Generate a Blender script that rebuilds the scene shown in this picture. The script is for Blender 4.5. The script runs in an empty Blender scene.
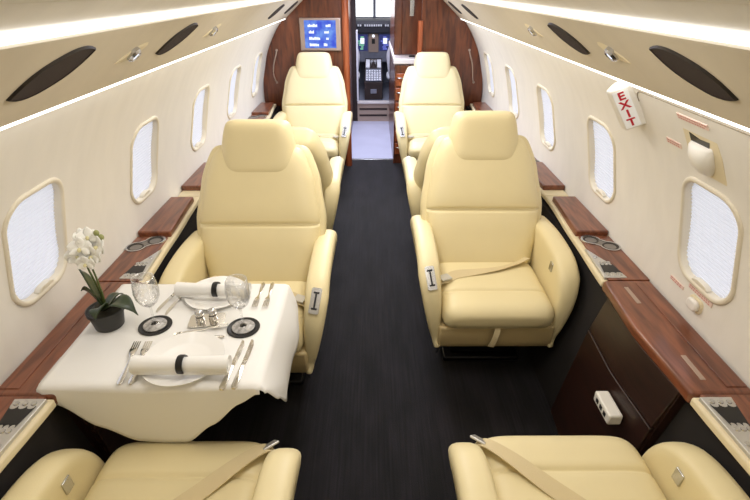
import bpy, bmesh, math, random
from mathutils import Vector, Matrix
PI = math.pi
random.seed(7)
COL = bpy.context.scene.collection

# ------------------------------------------------------------------ materials
def lin(c):
    return tuple(((v/12.92) if v <= .04045 else ((v+.055)/1.055)**2.4) for v in (x/255 for x in c))

def mat(name, rgb, rough=.5, metal=0, spec=.5, noise=0, nscale=8, bump=0, bscale=200, coat=0, stretch=None, emit=None, estr=0, trans=0):
    m = bpy.data.materials.new(name); m.use_nodes = True
    nt = m.node_tree; N = nt.nodes; L = nt.links; b = N['Principled BSDF']
    col = (*lin(rgb), 1)
    b.inputs['Base Color'].default_value = col
    b.inputs['Roughness'].default_value = rough
    b.inputs['Metallic'].default_value = metal
    b.inputs['Specular IOR Level'].default_value = spec
    b.inputs['Coat Weight'].default_value = coat
    b.inputs['Transmission Weight'].default_value = trans
    if emit:
        b.inputs['Emission Color'].default_value = (*lin(emit), 1); b.inputs['Emission Strength'].default_value = estr
    if noise or bump:
        tc = N.new('ShaderNodeTexCoord'); mp = N.new('ShaderNodeMapping')
        if stretch: mp.inputs['Scale'].default_value = stretch
        L.new(tc.outputs['Object'], mp.inputs['Vector'])
        if noise:
            n = N.new('ShaderNodeTexNoise'); n.inputs['Scale'].default_value = nscale; n.inputs['Detail'].default_value = 5
            L.new(mp.outputs[0], n.inputs['Vector'])
            r = N.new('ShaderNodeValToRGB')
            r.color_ramp.elements[0].position = .3; r.color_ramp.elements[1].position = .7
            r.color_ramp.elements[0].color = (*[v*(1-noise) for v in col[:3]], 1)
            r.color_ramp.elements[1].color = (*[min(1, v*(1+noise)) for v in col[:3]], 1)
            L.new(n.outputs['Fac'], r.inputs['Fac']); L.new(r.outputs['Color'], b.inputs['Base Color'])
        if bump:
            n2 = N.new('ShaderNodeTexNoise'); n2.inputs['Scale'].default_value = bscale; n2.inputs['Detail'].default_value = 3
            L.new(mp.outputs[0], n2.inputs['Vector'])
            bp = N.new('ShaderNodeBump'); bp.inputs['Strength'].default_value = bump; bp.inputs['Distance'].default_value = .002
            L.new(n2.outputs['Fac'], bp.inputs['Height']); L.new(bp.outputs['Normal'], b.inputs['Normal'])
    return m

def wood_mat(name, dark, light, rough=.3, coat=.4, sc=(14, 1.6, 14)):
    m = bpy.data.materials.new(name); m.use_nodes = True
    nt = m.node_tree; N = nt.nodes; L = nt.links; b = N['Principled BSDF']
    tc = N.new('ShaderNodeTexCoord'); mp = N.new('ShaderNodeMapping'); mp.inputs['Scale'].default_value = sc
    n = N.new('ShaderNodeTexNoise'); n.inputs['Scale'].default_value = 3; n.inputs['Detail'].default_value = 8; n.inputs['Distortion'].default_value = .6
    r = N.new('ShaderNodeValToRGB')
    r.color_ramp.elements[0].position = .32; r.color_ramp.elements[1].position = .7
    r.color_ramp.elements[0].color = (*lin(dark), 1); r.color_ramp.elements[1].color = (*lin(light), 1)
    L.new(tc.outputs['Object'], mp.inputs['Vector']); L.new(mp.outputs[0], n.inputs['Vector'])
    L.new(n.outputs['Fac'], r.inputs['Fac']); L.new(r.outputs['Color'], b.inputs['Base Color'])
    b.inputs['Roughness'].default_value = rough; b.inputs['Coat Weight'].default_value = coat; b.inputs['Coat Roughness'].default_value = .15
    return m

def carpet_mat():
    m = bpy.data.materials.new('carpet'); m.use_nodes = True
    nt = m.node_tree; N = nt.nodes; L = nt.links; b = N['Principled BSDF']
    tc = N.new('ShaderNodeTexCoord')
    mp = N.new('ShaderNodeMapping'); mp.inputs['Scale'].default_value = (60, 1.2, 1)
    n = N.new('ShaderNodeTexNoise'); n.inputs['Scale'].default_value = 2; n.inputs['Detail'].default_value = 6
    mp2 = N.new('ShaderNodeMapping'); mp2.inputs['Scale'].default_value = (5, 1.5, 1)
    n2 = N.new('ShaderNodeTexNoise'); n2.inputs['Scale'].default_value = 2; n2.inputs['Detail'].default_value = 4
    mx = N.new('ShaderNodeMath'); mx.operation = 'MULTIPLY'
    r = N.new('ShaderNodeValToRGB'); r.color_ramp.elements[0].position = .15; r.color_ramp.elements[1].position = .42
    r.color_ramp.elements[0].color = (*lin((8, 6, 7)), 1); r.color_ramp.elements[1].color = (*lin((33, 29, 34)), 1)
    L.new(tc.outputs['Object'], mp.inputs[0]); L.new(tc.outputs['Object'], mp2.inputs[0])
    L.new(mp.outputs[0], n.inputs['Vector']); L.new(mp2.outputs[0], n2.inputs['Vector'])
    L.new(n.outputs['Fac'], mx.inputs[0]); L.new(n2.outputs['Fac'], mx.inputs[1])
    L.new(mx.outputs[0], r.inputs['Fac']); L.new(r.outputs['Color'], b.inputs['Base Color'])
    b.inputs['Roughness'].default_value = .8; b.inputs['Specular IOR Level'].default_value = .25
    b.inputs['Sheen Weight'].default_value = .15
    n3 = N.new('ShaderNodeTexNoise'); n3.inputs['Scale'].default_value = 250
    bp = N.new('ShaderNodeBump'); bp.inputs['Strength'].default_value = .4; bp.inputs['Distance'].default_value = .004
    L.new(tc.outputs['Object'], n3.inputs['Vector']); L.new(n3.outputs['Fac'], bp.inputs['Height']); L.new(bp.outputs['Normal'], b.inputs['Normal'])
    return m

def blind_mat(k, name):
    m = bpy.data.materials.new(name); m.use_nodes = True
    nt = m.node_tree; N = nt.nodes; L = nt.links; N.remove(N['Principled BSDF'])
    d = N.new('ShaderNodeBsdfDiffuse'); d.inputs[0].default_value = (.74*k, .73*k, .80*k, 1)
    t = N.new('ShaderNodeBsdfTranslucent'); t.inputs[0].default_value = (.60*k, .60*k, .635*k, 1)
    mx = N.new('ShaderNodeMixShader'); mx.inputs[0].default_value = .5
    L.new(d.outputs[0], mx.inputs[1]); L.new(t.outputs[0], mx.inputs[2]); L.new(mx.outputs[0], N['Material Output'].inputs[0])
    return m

def glass_mat(name, tint=(1, 1, 1), gloss=.12, rough=.03):
    m = bpy.data.materials.new(name); m.use_nodes = True
    nt = m.node_tree; N = nt.nodes; L = nt.links; N.remove(N['Principled BSDF'])
    t = N.new('ShaderNodeBsdfTransparent'); t.inputs[0].default_value = (*tint, 1)
    g = N.new('ShaderNodeBsdfGlossy'); g.inputs['Roughness'].default_value = rough
    lw = N.new('ShaderNodeLayerWeight'); lw.inputs[0].default_value = .35
    mul = N.new('ShaderNodeMath'); mul.operation = 'MULTIPLY_ADD'; mul.inputs[1].default_value = .55; mul.inputs[2].default_value = gloss*.4
    mx = N.new('ShaderNodeMixShader')
    L.new(lw.outputs['Facing'], mul.inputs[0]); L.new(mul.outputs[0], mx.inputs[0])
    L.new(t.outputs[0], mx.inputs[1]); L.new(g.outputs[0], mx.inputs[2]); L.new(mx.outputs[0], N['Material Output'].inputs[0])
    return m

def emit_mat(name, rgb, s):
    m = bpy.data.materials.new(name); m.use_nodes = True
    nt = m.node_tree; N = nt.nodes; N.remove(N['Principled BSDF'])
    e = N.new('ShaderNodeEmission'); e.inputs[0].default_value = (*lin(rgb), 1); e.inputs[1].default_value = s
    nt.links.new(e.outputs[0], N['Material Output'].inputs[0])
    return m

M = dict(
    leather=mat('cream_leather', (231, 216, 171), .42, spec=.4, noise=.03, nscale=3, bump=.12, bscale=260),
    shroud=mat('tan_shroud', (206, 184, 136), .5, noise=.03, nscale=4),
    belt=mat('belt_webbing', (214, 196, 154), .7, bump=.5, bscale=500),
    chrome=mat('brushed_metal', (205, 205, 205), .25, 1),
    darkmetal=mat('dark_metal', (70, 66, 62), .35, .8),
    black=mat('black_plastic', (18, 17, 18), .35),
    wall=mat('cream_wall', (236, 231, 222), .75, noise=.025, nscale=5, stretch=(1, 3, 1), bump=.1, bscale=60),
    ceiling=mat('ceiling_panel', (232, 226, 214), .8, noise=.02, nscale=3),
    valance=mat('tan_valance', (208, 196, 174), .55, noise=.025, nscale=3, stretch=(1, 4, 1)),
    cream=mat('cream_trim', (232, 218, 184), .55, noise=.02, nscale=4),
    frame=mat('window_frame', (230, 221, 201), .45, noise=.01, nscale=4),
    dark=mat('dark_sidewall', (26, 21, 20), .8, noise=.2, nscale=20),
    wood=wood_mat('red_brown_wood', (92, 46, 28), (142, 84, 56)),
    woodcross=wood_mat('bulkhead_wood', (74, 34, 18), (124, 66, 36), sc=(9, 9, 1.4)),
    woodpillar=wood_mat('pillar_wood', (140, 66, 30), (186, 100, 56), sc=(14, 14, 1.2)),
    wooddark=wood_mat('dark_cabinet_wood', (30, 15, 11), (48, 24, 17), rough=.4, coat=.08),
    carpet=carpet_mat(),
    vestibule=mat('pale_floor', (205, 206, 226), .35, noise=.04, nscale=4),
    grille=mat('speaker_cloth', (58, 46, 42), .9, bump=.6, bscale=700),
    blind=blind_mat(1.0, 'pleated_blind'), blind_shaded=blind_mat(.78, 'pleated_blind_shaded_facet'),  # second copy is darker: pleat shading painted into the facet colour
    cloth=mat('white_linen', (240, 238, 234), .85, bump=.25, bscale=450),
    china=mat('white_china', (246, 244, 240), .12, spec=.6),
    silver=mat('silver', (225, 222, 216), .16, 1),
    glass=glass_mat('clear_glass'),
    pane=glass_mat('windshield_glass', gloss=.05),
    rubber=mat('black_coaster', (26, 25, 26), .45),
    pot=mat('dark_pot', (48, 47, 45), .5, noise=.1, nscale=30),
    soil=mat('potting_moss', (52, 48, 34), .95, noise=.4, nscale=60),
    leaf=mat('orchid_leaf', (52, 66, 40), .35, noise=.2, nscale=12),
    stem=mat('orchid_stem', (84, 96, 48), .5),
    petal=mat('white_petal', (250, 249, 244), .6, spec=.3),
    lip=mat('petal_heart', (232, 224, 176), .6),
    bud=mat('orchid_bud', (156, 160, 100), .5),
    red=mat('red_letters', (196, 22, 48), .5),
    pinkred=mat('faded_red_print', (206, 150, 140), .6),
    placard=mat('pale_placard', (232, 206, 194), .6),
    white=mat('white_plastic', (240, 236, 228), .35),
    exitwhite=mat('exit_white', (238, 238, 238), .4, emit=(255, 255, 255), estr=.12),
    bezel=mat('grey_brown_bezel', (178, 156, 140), .35, .3),
    led=emit_mat('led_strip', (255, 251, 244), 4.0),
    cove=emit_mat('cove_strip', (255, 252, 246), 2.2),
    cockgrey=mat('cockpit_grey', (120, 122, 134), .55, noise=.1, nscale=20),
    cockdark=mat('cockpit_dark', (36, 36, 44), .6),
    cockwhite=mat('cockpit_white', (225, 225, 230), .6),
    display=mat('flight_display', (22, 24, 48), .2, emit=(60, 70, 140), estr=.5),
    dispgreen=emit_mat('display_green', (140, 220, 170), 1.2),
    dispblue=emit_mat('display_blue', (120, 130, 230), 1.2),
    dispwhite=emit_mat('display_white', (235, 240, 255), 1.3),
    groove=mat('panel_gap', (150, 138, 120), .9),
    curtain=mat('dark_closet', (44, 30, 26), .7),
    counter=mat('galley_counter', (228, 220, 214), .25),
)
M['chrome_matte'] = mat('satin_silver', (206, 204, 200), .42, .75)
def screen_mat():
    m = bpy.data.materials.new('blue_screen'); m.use_nodes = True
    nt = m.node_tree; N = nt.nodes; L = nt.links; N.remove(N['Principled BSDF'])
    tc = N.new('ShaderNodeTexCoord'); n = N.new('ShaderNodeTexNoise'); n.inputs['Scale'].default_value = 14; n.inputs['Detail'].default_value = 3
    r = N.new('ShaderNodeValToRGB'); r.color_ramp.elements[0].position = .35; r.color_ramp.elements[1].position = .7
    r.color_ramp.elements[0].color = (*lin((72, 92, 214)), 1); r.color_ramp.elements[1].color = (*lin((120, 160, 236)), 1)
    e = N.new('ShaderNodeEmission'); e.inputs[1].default_value = 1.0
    L.new(tc.outputs['Object'], n.inputs['Vector']); L.new(n.outputs['Fac'], r.inputs['Fac']); L.new(r.outputs[0], e.inputs[0]); L.new(e.outputs[0], N['Material Output'].inputs[0])
    return m
M['screen'] = screen_mat()

# ------------------------------------------------------------------ object helpers
def thing(name, label, cat, loc=(0, 0, 0), rz=0, group=None):
    o = bpy.data.objects.new(name, None); o.empty_display_size = .1
    COL.objects.link(o); o.location = loc; o.rotation_euler = (0, 0, rz)
    o['label'] = label; o['category'] = cat
    if group: o['group'] = group
    return o

def tag(o, label, cat, group=None):
    o['label'] = label; o['category'] = cat
    if group: o['group'] = group
    return o

def obj(name, bm, m, parent=None, smooth=True, angle=40, bevel=0, subsurf=0, label=None, xf=None, recalc=True):
    if xf is not None: bmesh.ops.transform(bm, matrix=xf, verts=bm.verts)
    if recalc: bmesh.ops.recalc_face_normals(bm, faces=bm.faces)
    me = bpy.data.meshes.new(name); bm.to_mesh(me); bm.free()
    if smooth:
        me.shade_smooth()
        if angle < 180: me.set_sharp_from_angle(angle=math.radians(angle))
    o = bpy.data.objects.new(name, me); COL.objects.link(o)
    me.materials.append(M[m] if isinstance(m, str) else m)
    if parent: o.parent = parent
    if bevel:
        b = o.modifiers.new('bevel', 'BEVEL'); b.width = bevel; b.segments = 3; b.limit_method = 'ANGLE'; b.angle_limit = math.radians(35)
        b.harden_normals = False
    if subsurf:
        s = o.modifiers.new('sub', 'SUBSURF'); s.levels = subsurf; s.render_levels = subsurf
    if label: o['label'] = label
    return o

def struct(o):
    o['kind'] = 'structure'; return o

def dup(root, loc, rz, label, group=None):
    r = root.copy(); COL.objects.link(r); r.location = loc; r.rotation_euler = (0, 0, rz)
    r['label'] = label
    if group: r['group'] = group
    for ch in list(root.children):
        c = ch.copy(); COL.objects.link(c); c.parent = r
        for g in ch.children:
            d = g.copy(); COL.objects.link(d); d.parent = c
    return r

def nb(): return bmesh.new()

def box(bm, x0, x1, y0, y1, z0, z1, mtx=None):
    vs = [bm.verts.new((x, y, z)) for x in (x0, x1) for y in (y0, y1) for z in (z0, z1)]
    if mtx is not None:
        for v in vs: v.co = mtx @ v.co
    for f in ((0, 1, 3, 2), (4, 6, 7, 5), (0, 4, 5, 1), (2, 3, 7, 6), (0, 2, 6, 4), (1, 5, 7, 3)):
        bm.faces.new([vs[i] for i in f])
    return bm

def prism(bm, pts, fn):
    """pts: 2D outline; fn(p, k) -> 3D for k in 0,1"""
    a = [bm.verts.new(fn(p, 0)) for p in pts]; b = [bm.verts.new(fn(p, 1)) for p in pts]
    n = len(pts)
    bm.faces.new(a); bm.faces.new(b[::-1])
    for i in range(n): bm.faces.new((a[i], b[i], b[(i+1) % n], a[(i+1) % n]))
    return bm

def lathe(bm, prof, seg=28, c=(0, 0, 0)):
    rings = []
    for r, z in prof:
        if r < 1e-6: rings.append([bm.verts.new((c[0], c[1], c[2]+z))])
        else: rings.append([bm.verts.new((c[0]+r*math.cos(2*PI*i/seg), c[1]+r*math.sin(2*PI*i/seg), c[2]+z)) for i in range(seg)])
    for a, b in zip(rings, rings[1:]):
        for i in range(seg):
            j = (i+1) % seg
            if len(a) == 1 and len(b) == 1: continue
            if len(a) == 1: bm.faces.new((a[0], b[i], b[j]))
            elif len(b) == 1: bm.faces.new((a[i], b[0], a[j]))
            else: bm.faces.new((a[i], b[i], b[j], a[j]))
    return bm

def catmull(pts, n=6, closed=False):
    out = []; N = len(pts); P = [Vector(p) for p in pts]
    for i in range(N if closed else N-1):
        if closed: p0, p1, p2, p3 = P[i-1], P[i], P[(i+1) % N], P[(i+2) % N]
        else: p0, p1, p2, p3 = P[max(i-1, 0)], P[i], P[i+1], P[min(i+2, N-1)]
        for k in range(n):
            t = k/n
            out.append(.5*((2*p1)+(p2-p0)*t+(2*p0-5*p1+4*p2-p3)*t*t+(3*p1-p0-3*p2+p3)*t**3))
    if not closed: out.append(P[-1])
    return out

def tube(bm, path, rad, seg=8):
    P = [Vector(p) for p in path]; n = len(P)
    rf = rad if callable(rad) else (lambda t: rad)
    rings = []; up = Vector((0, 0, 1))
    for i, p in enumerate(P):
        d = (P[min(i+1, n-1)]-P[max(i-1, 0)]).normalized()
        s = d.cross(up)
        if s.length < 1e-3: s = d.cross(Vector((1, 0, 0)))
        s.normalize(); w = s.cross(d)
        r = rf(i/(n-1))
        rings.append([bm.verts.new(p+s*r*math.cos(2*PI*k/seg)+w*r*math.sin(2*PI*k/seg)) for k in range(seg)])
    for a, b in zip(rings, rings[1:]):
        for k in range(seg):
            j = (k+1) % seg; bm.faces.new((a[k], a[j], b[j], b[k]))
    bm.faces.new(rings[0]); bm.faces.new(rings[-1][::-1])
    return bm

def ribbon(bm, path, wdir, w, th=.002):
    """flat strap: path of points, wdir(t) width direction vector"""
    P = [Vector(p) for p in path]; n = len(P); rows = []
    for i, p in enumerate(P):
        d = (P[min(i+1, n-1)]-P[max(i-1, 0)]).normalized()
        s = Vector(wdir(i/(n-1))); s = (s-d*s.dot(d)).normalized(); u = s.cross(d)
        rows.append([bm.verts.new(p+s*a*w/2+u*b*th) for a, b in ((-1, -1), (1, -1), (1, 1), (-1, 1))])
    for a, b in zip(rows, rows[1:]):
        for k in range(4):
            j = (k+1) % 4; bm.faces.new((a[k], a[j], b[j], b[k]))
    bm.faces.new(rows[0]); bm.faces.new(rows[-1][::-1])
    return bm

def pillow(bm, path, w, tf, tb, grooves=(), pu=5, ps=6, pc=7, nu=28, ns=44, x0=0, edge=.5):
    """padded slab along a side-view path of (y,z); w(s) half width; tf / tb thickness to the front / back of the path"""
    pts = catmull([(p[0], p[1], 0) for p in path], 12)
    acc = [0]
    for a, b in zip(pts, pts[1:]): acc.append(acc[-1]+(b-a).length)
    T = acc[-1]
    def at(s):
        d = s*T
        for i in range(len(pts)-1):
            if acc[i+1] >= d-1e-9:
                f = (d-acc[i])/max(1e-9, acc[i+1]-acc[i]); p = pts[i].lerp(pts[i+1], f)
                break
        i = min(max(i, 1), len(pts)-3)
        tg = (pts[i+2]-pts[i-1]).normalized()
        return p, tg
    sv = sorted(set([.5-.5*math.cos(PI*(k+.02)/(ns+.04)) for k in range(ns+1)] + [g[0]+o for g in grooves for o in (-.02, -.01, -.005, 0, .005, .01, .02)]))
    uv = [math.sin(PI/2*(-1+2*k/nu)) for k in range(nu+1)]
    F, B = [], []
    for s in sv:
        p, tg = at(s); nrm = Vector((tg.y, -tg.x, 0))      # right of travel
        e_s = max(0, 1-abs(2*s-1)**ps)**edge
        cw = max(1e-4, 1-abs(2*s-1)**pc)**(1/pc)
        g = 1
        for gs, gd, gw in grooves: g *= 1-gd*math.exp(-((s-gs)/gw)**2)
        rf, rb = [], []
        for u in uv:
            e = e_s*max(0, 1-abs(u)**pu)**edge
            x = x0+u*w(s)*cw
            a = p+nrm*(tf*e*g+.002); b = p-nrm*(tb*e+.002)
            rf.append(bm.verts.new((x, a.x, a.y))); rb.append(bm.verts.new((x, b.x, b.y)))
        F.append(rf); B.append(rb)
    for G in (F, B):
        for r, q in zip(G, G[1:]):
            for i in range(nu): bm.faces.new((r[i], r[i+1], q[i+1], q[i]))
    R = len(F)
    for i in range(R-1):
        for c in (0, nu): bm.faces.new((F[i][c], F[i+1][c], B[i+1][c], B[i][c]))
    for r in (0, R-1):
        for i in range(nu): bm.faces.new((F[r][i], F[r][i+1], B[r][i+1], B[r][i]))
    return bm

def interp(tab):
    def f(s):
        if s <= tab[0][0]: return tab[0][1]
        for (a, x), (b, y) in zip(tab, tab[1:]):
            if s <= b:
                t = (s-a)/(b-a); t = t*t*(3-2*t)*.5+t*.5
                return x+(y-x)*t
        return tab[-1][1]
    return f

def text_mesh(s, size, depth=.001):
    cu = bpy.data.curves.new('t', 'FONT'); cu.body = s; cu.size = size; cu.extrude = depth; cu.offset = .0012; cu.align_x = 'CENTER'; cu.align_y = 'CENTER'
    o = bpy.data.objects.new('t', cu); COL.objects.link(o)
    bpy.context.view_layer.update()
    me = bpy.data.meshes.new_from_object(o.evaluated_get(bpy.context.evaluated_depsgraph_get()))
    bpy.data.objects.remove(o); bpy.data.curves.remove(cu)
    bm = bmesh.new(); bm.from_mesh(me); bpy.data.meshes.remove(me)
    return bm

# ------------------------------------------------------------------ fuselage shell
R0, ZC = 1.13, .75
Y0, Y1 = -1.3, 5.16
def cyl(s, y, th, r=R0): return Vector((s*r*math.cos(th), y, ZC+r*math.sin(th)))
def wall_mtx(s, y, th, r=R0):
    """local x = along wall (to the right seen from inside), y = up the wall, z = into the cabin"""
    n = Vector((-s*math.cos(th), 0, -math.sin(th))); u = Vector((-s*math.sin(th), 0, math.cos(th))); a = Vector((0, -s, 0))
    m = Matrix((a, u, n)).transposed().to_4x4(); m.translation = cyl(s, y, th, r)
    return m

TH_W = math.radians(13.9); WHY, WHT, WRC = .142, .186, .085     # window half width, half arc height, corner radius
TH_A, TH_B = math.radians(-3.5), math.radians(41)
WIN_Y = [1.385+.832*i for i in range(5)]
def rrect(hw, hh, r, n=12):
    """rounded rectangle points starting bottom-left going ccw, 4n points, paired to a rectangle boundary"""
    out = []
    for cx, cy, a0 in ((hw-r, -hh+r, -PI/2), (hw-r, hh-r, 0), (-hw+r, hh-r, PI/2), (-hw+r, -hh+r, PI)):
        for k in range(n): out.append((cx+r*math.cos(a0+PI/2*k/(n-1)), cy+r*math.sin(a0+PI/2*k/(n-1))))
    return out

def make_wall(s, name):
    bm = nb(); n = 12
    ys = []
    cells = [(y-.2, y+.2) for y in WIN_Y]
    nth = 16
    def ring_outer():
        inner = rrect(WHY, WHT, WRC, n)
        hb, ht = (TH_W-TH_A)*R0, (TH_B-TH_W)*R0
        outer = []
        for (px, py) in inner:
            sc = min(.2/max(1e-6, abs(px)), (ht if py > 0 else hb)/max(1e-6, abs(py)))
            outer.append((px*sc, py*sc))
        for cx, cy in ((.2, -hb), (.2, ht), (-.2, ht), (-.2, -hb)):
            k = min(range(len(outer)), key=lambda i: (outer[i][0]-cx)**2+(outer[i][1]-cy)**2)
            outer[k] = (cx, cy)
        return inner, outer
    side = sorted(set(round(TH_W+q[1]/R0, 6) for q in ring_outer()[1] if q[0] > .1999))
    def strip(ya, yb, ta, tb, k=nth):
        prev = None
        ths = side if (ta, tb) == (TH_A, TH_B) else [ta+(tb-ta)*i/k for i in range(k+1)]
        for t in ths:
            row = (bm.verts.new(cyl(s, ya, t)), bm.verts.new(cyl(s, yb, t)))
            if prev: bm.faces.new((prev[0], prev[1], row[1], row[0]))
            prev = row
    edges = [Y0]+[v for c in cells for v in c]+[Y1]
    for a, b in zip(edges[::2], edges[1::2]): strip(a, b, TH_A, TH_B)
    for yc in WIN_Y:
        inner, outer = ring_outer()
        rows = []
        for f in (0, .04, .15, .4, .7, 1):
            rows.append([bm.verts.new(cyl(s, yc+(p[0]*(1-f)+q[0]*f), TH_W+(p[1]*(1-f)+q[1]*f)/R0)) for p, q in zip(inner, outer)])
        m = len(inner)
        for a, b in zip(rows, rows[1:]):
            for i in range(m):
                j = (i+1) % m; bm.faces.new((a[i], a[j], b[j], b[i]))
    # upper part behind the valance and lower part down to the floor
    strip(Y0, Y1, TH_B, math.radians(62), 6)
    strip(Y0, Y1, math.radians(-41.7), TH_A, 8)
    bmesh.ops.remove_doubles(bm, verts=bm.verts, dist=2e-4)
    def inward(c): return Vector((-c.x, 0, ZC-c.z)).normalized()
    for f in bm.faces:
        f.normal_update()
        if f.normal.dot(inward(f.calc_center_median())) < 0: f.normal_flip()
    o = obj(name, bm, 'wall', angle=180, recalc=False)
    o.data.normals_split_custom_set_from_vertices([inward(v.co) for v in o.data.vertices])
    return struct(o)
make_wall(-1, 'wall_left'); make_wall(1, 'wall_right')

def make_window(s, y, k):
    bm = nb()
    # ring frame: profile (offset outward from opening, height into the cabin)
    prof = [(.015, -.001), (.0145, .004), (.010, .0075), (.003, .008), (-.003, .005), (-.005, .000), (-.006, -.024)]
    rows = []
    for off, h in prof:
        pts = rrect(WHY+off, WHT+off, WRC+off, 12)
        rows.append([bm.verts.new(cyl(s, y+p[0], TH_W+p[1]/R0, R0-h)) for p in pts])
    m = len(rows[0])
    for a, b in zip(rows, rows[1:]):
        for i in range(m): bm.faces.new((a[i], a[(i+1) % m], b[(i+1) % m], b[i]))
    fr = struct(obj('window_%d' % k, bm, 'frame', angle=180))
    # pleated blind
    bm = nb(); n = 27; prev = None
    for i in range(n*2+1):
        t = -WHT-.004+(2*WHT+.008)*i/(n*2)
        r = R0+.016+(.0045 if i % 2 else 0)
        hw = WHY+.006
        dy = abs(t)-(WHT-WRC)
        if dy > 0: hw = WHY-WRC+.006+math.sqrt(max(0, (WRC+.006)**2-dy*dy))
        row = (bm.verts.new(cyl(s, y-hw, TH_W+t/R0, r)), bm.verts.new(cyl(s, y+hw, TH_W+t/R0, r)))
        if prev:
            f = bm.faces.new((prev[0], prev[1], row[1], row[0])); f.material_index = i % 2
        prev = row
    pb = obj('pleated_blind', bm, 'blind', fr, smooth=False); pb.data.materials.append(M['blind_shaded'])  # every other facet takes the darker copy as painted shading
    # blind pull at the foot of the blind
    bm = nb(); mt = wall_mtx(s, y, TH_W-(WHT-.012)/R0, R0-.004)
    pts = [(-.045, -.006), (.045, -.006), (.036, .004), (.018, .009), (-.018, .009), (-.036, .004)]
    prism(bm, pts, lambda p, q: mt @ Vector((p[0], p[1], -.018+q*.022)))
    obj('blind_pull', bm, 'frame', fr, bevel=.003)
k = 1
for s in (-1, 1):
    for y in WIN_Y: make_window(s, y, k); k += 1

# floor, lower dark side panels, rear wall, ceiling
bm = nb(); box(bm, -.86, .86, Y0, 5.32, -.04, 0); struct(obj('floor', bm, 'carpet', smooth=False))
for s, nm in ((-1, 'baseboard_left'), (1, 'baseboard_right')):
    bm = nb(); prism(bm, [(.975, .645), (1.11, .645), (1.05, .30), (.87, 0), (.835, 0), (.88, .22)], lambda p, q: Vector((s*p[0], Y0 if q else Y1-.04, p[1])))
    struct(obj(nm, bm, 'dark', smooth=False))
bm = nb()
pts = [(R0*math.cos(a), ZC+R0*math.sin(a)) for a in [math.radians(-41.5+ i*263/48) for i in range(49)]]
prism(bm, pts, lambda p, q: Vector((p[0], Y0-.02+q*.02, p[1]))); struct(obj('wall_back', bm, 'wall', smooth=False))
bm = nb(); prev = None
for i in range(25):
    a = math.radians(58+64*i/24); row = (bm.verts.new(cyl(1, Y0, a, R0)), bm.verts.new(cyl(1, Y1, a, R0)))
    if prev: bm.faces.new((prev[0], prev[1], row[1], row[0]))
    prev = row
struct(obj('ceiling', bm, 'wall', angle=180))
# dropped centre panel of the ceiling
bm = nb(); prev = None
n = 20
top = [(x, 1.80-.075*(x/.54)**2) for x in [-.54+1.08*i/n for i in range(n+1)]]
pts = top+[(x, z+.012) for x, z in top[::-1]]
prism(bm, pts, lambda p, q: Vector((p[0], Y0 if q else Y1, p[1])))
struct(obj('trim_1', bm, 'ceiling', angle=50))

# valances: tan panel, light strips above and below
VB, VT = Vector((.862, 1.462)), Vector((.690, 1.645))
for s, k in ((-1, 2), (1, 3)):
    bm = nb()
    prof = [(.843, 1.472), (.834, 1.471), (.830, 1.478), (.640, 1.646), (.638, 1.653), (.646, 1.657), (.70, 1.625), (.80, 1.53)]
    pts = prof
    prism(bm, pts, lambda p, q: Vector((s*p[0], Y0 if q else Y1-.04, p[1])))
    struct(obj('trim_%d' % k, bm, 'valance', angle=35))
    # wall-wash strip under the valance
    bm = nb(); prism(bm, [(.836, 1.4695), (.860, 1.4785), (.866, 1.4715), (.840, 1.4625)], lambda p, q: Vector((s*p[0], -1.0 if q else Y1-.08, p[1])))
    struct(obj('trim_%d' % (k+2), bm, 'led', smooth=False))
    # cove strip above the valance
    bm = nb(); prism(bm, [(.692, 1.636), (.640, 1.675), (.636, 1.672), (.688, 1.632)], lambda p, q: Vector((s*p[0], -1.0 if q else Y1-.08, p[1])))
    struct(obj('trim_%d' % (k+4), bm, 'cove', smooth=False))

def val_mtx(s, y, f):
    """frame on the valance face; f=0 bottom, 1 top; local x along, y up the panel, z into the cabin"""
    b, t = Vector((.830, 1.478)), Vector((.640, 1.646)); p = b.lerp(t, f); d = (t-b).normalized()
    u = Vector((s*d.x, 0, d.y)); n = Vector((-s*d.y, 0, d.x))
    n = Vector((-s*abs(d.y), 0, -abs(d.x))); a = u.cross(n)
    m = Matrix((a, u, n)).transposed().to_4x4(); m.translation = Vector((s*p.x, y, p.y)); return m

def leaf_pts(L, W, skew, n=14):
    """lens outline; skew tilts the long axis in the panel plane"""
    up, dn = [], []
    for i in range(n+1):
        t = -1+2*i/n; w = W*(1-abs(t)**2.6)
        up.append((t*L, w)); dn.append((t*L, -w))
    pts = up+dn[::-1][1:-1]
    c, sn = math.cos(skew), math.sin(skew)
    return [(x*c-y*sn, x*sn+y*c) for x, y in pts]

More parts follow.
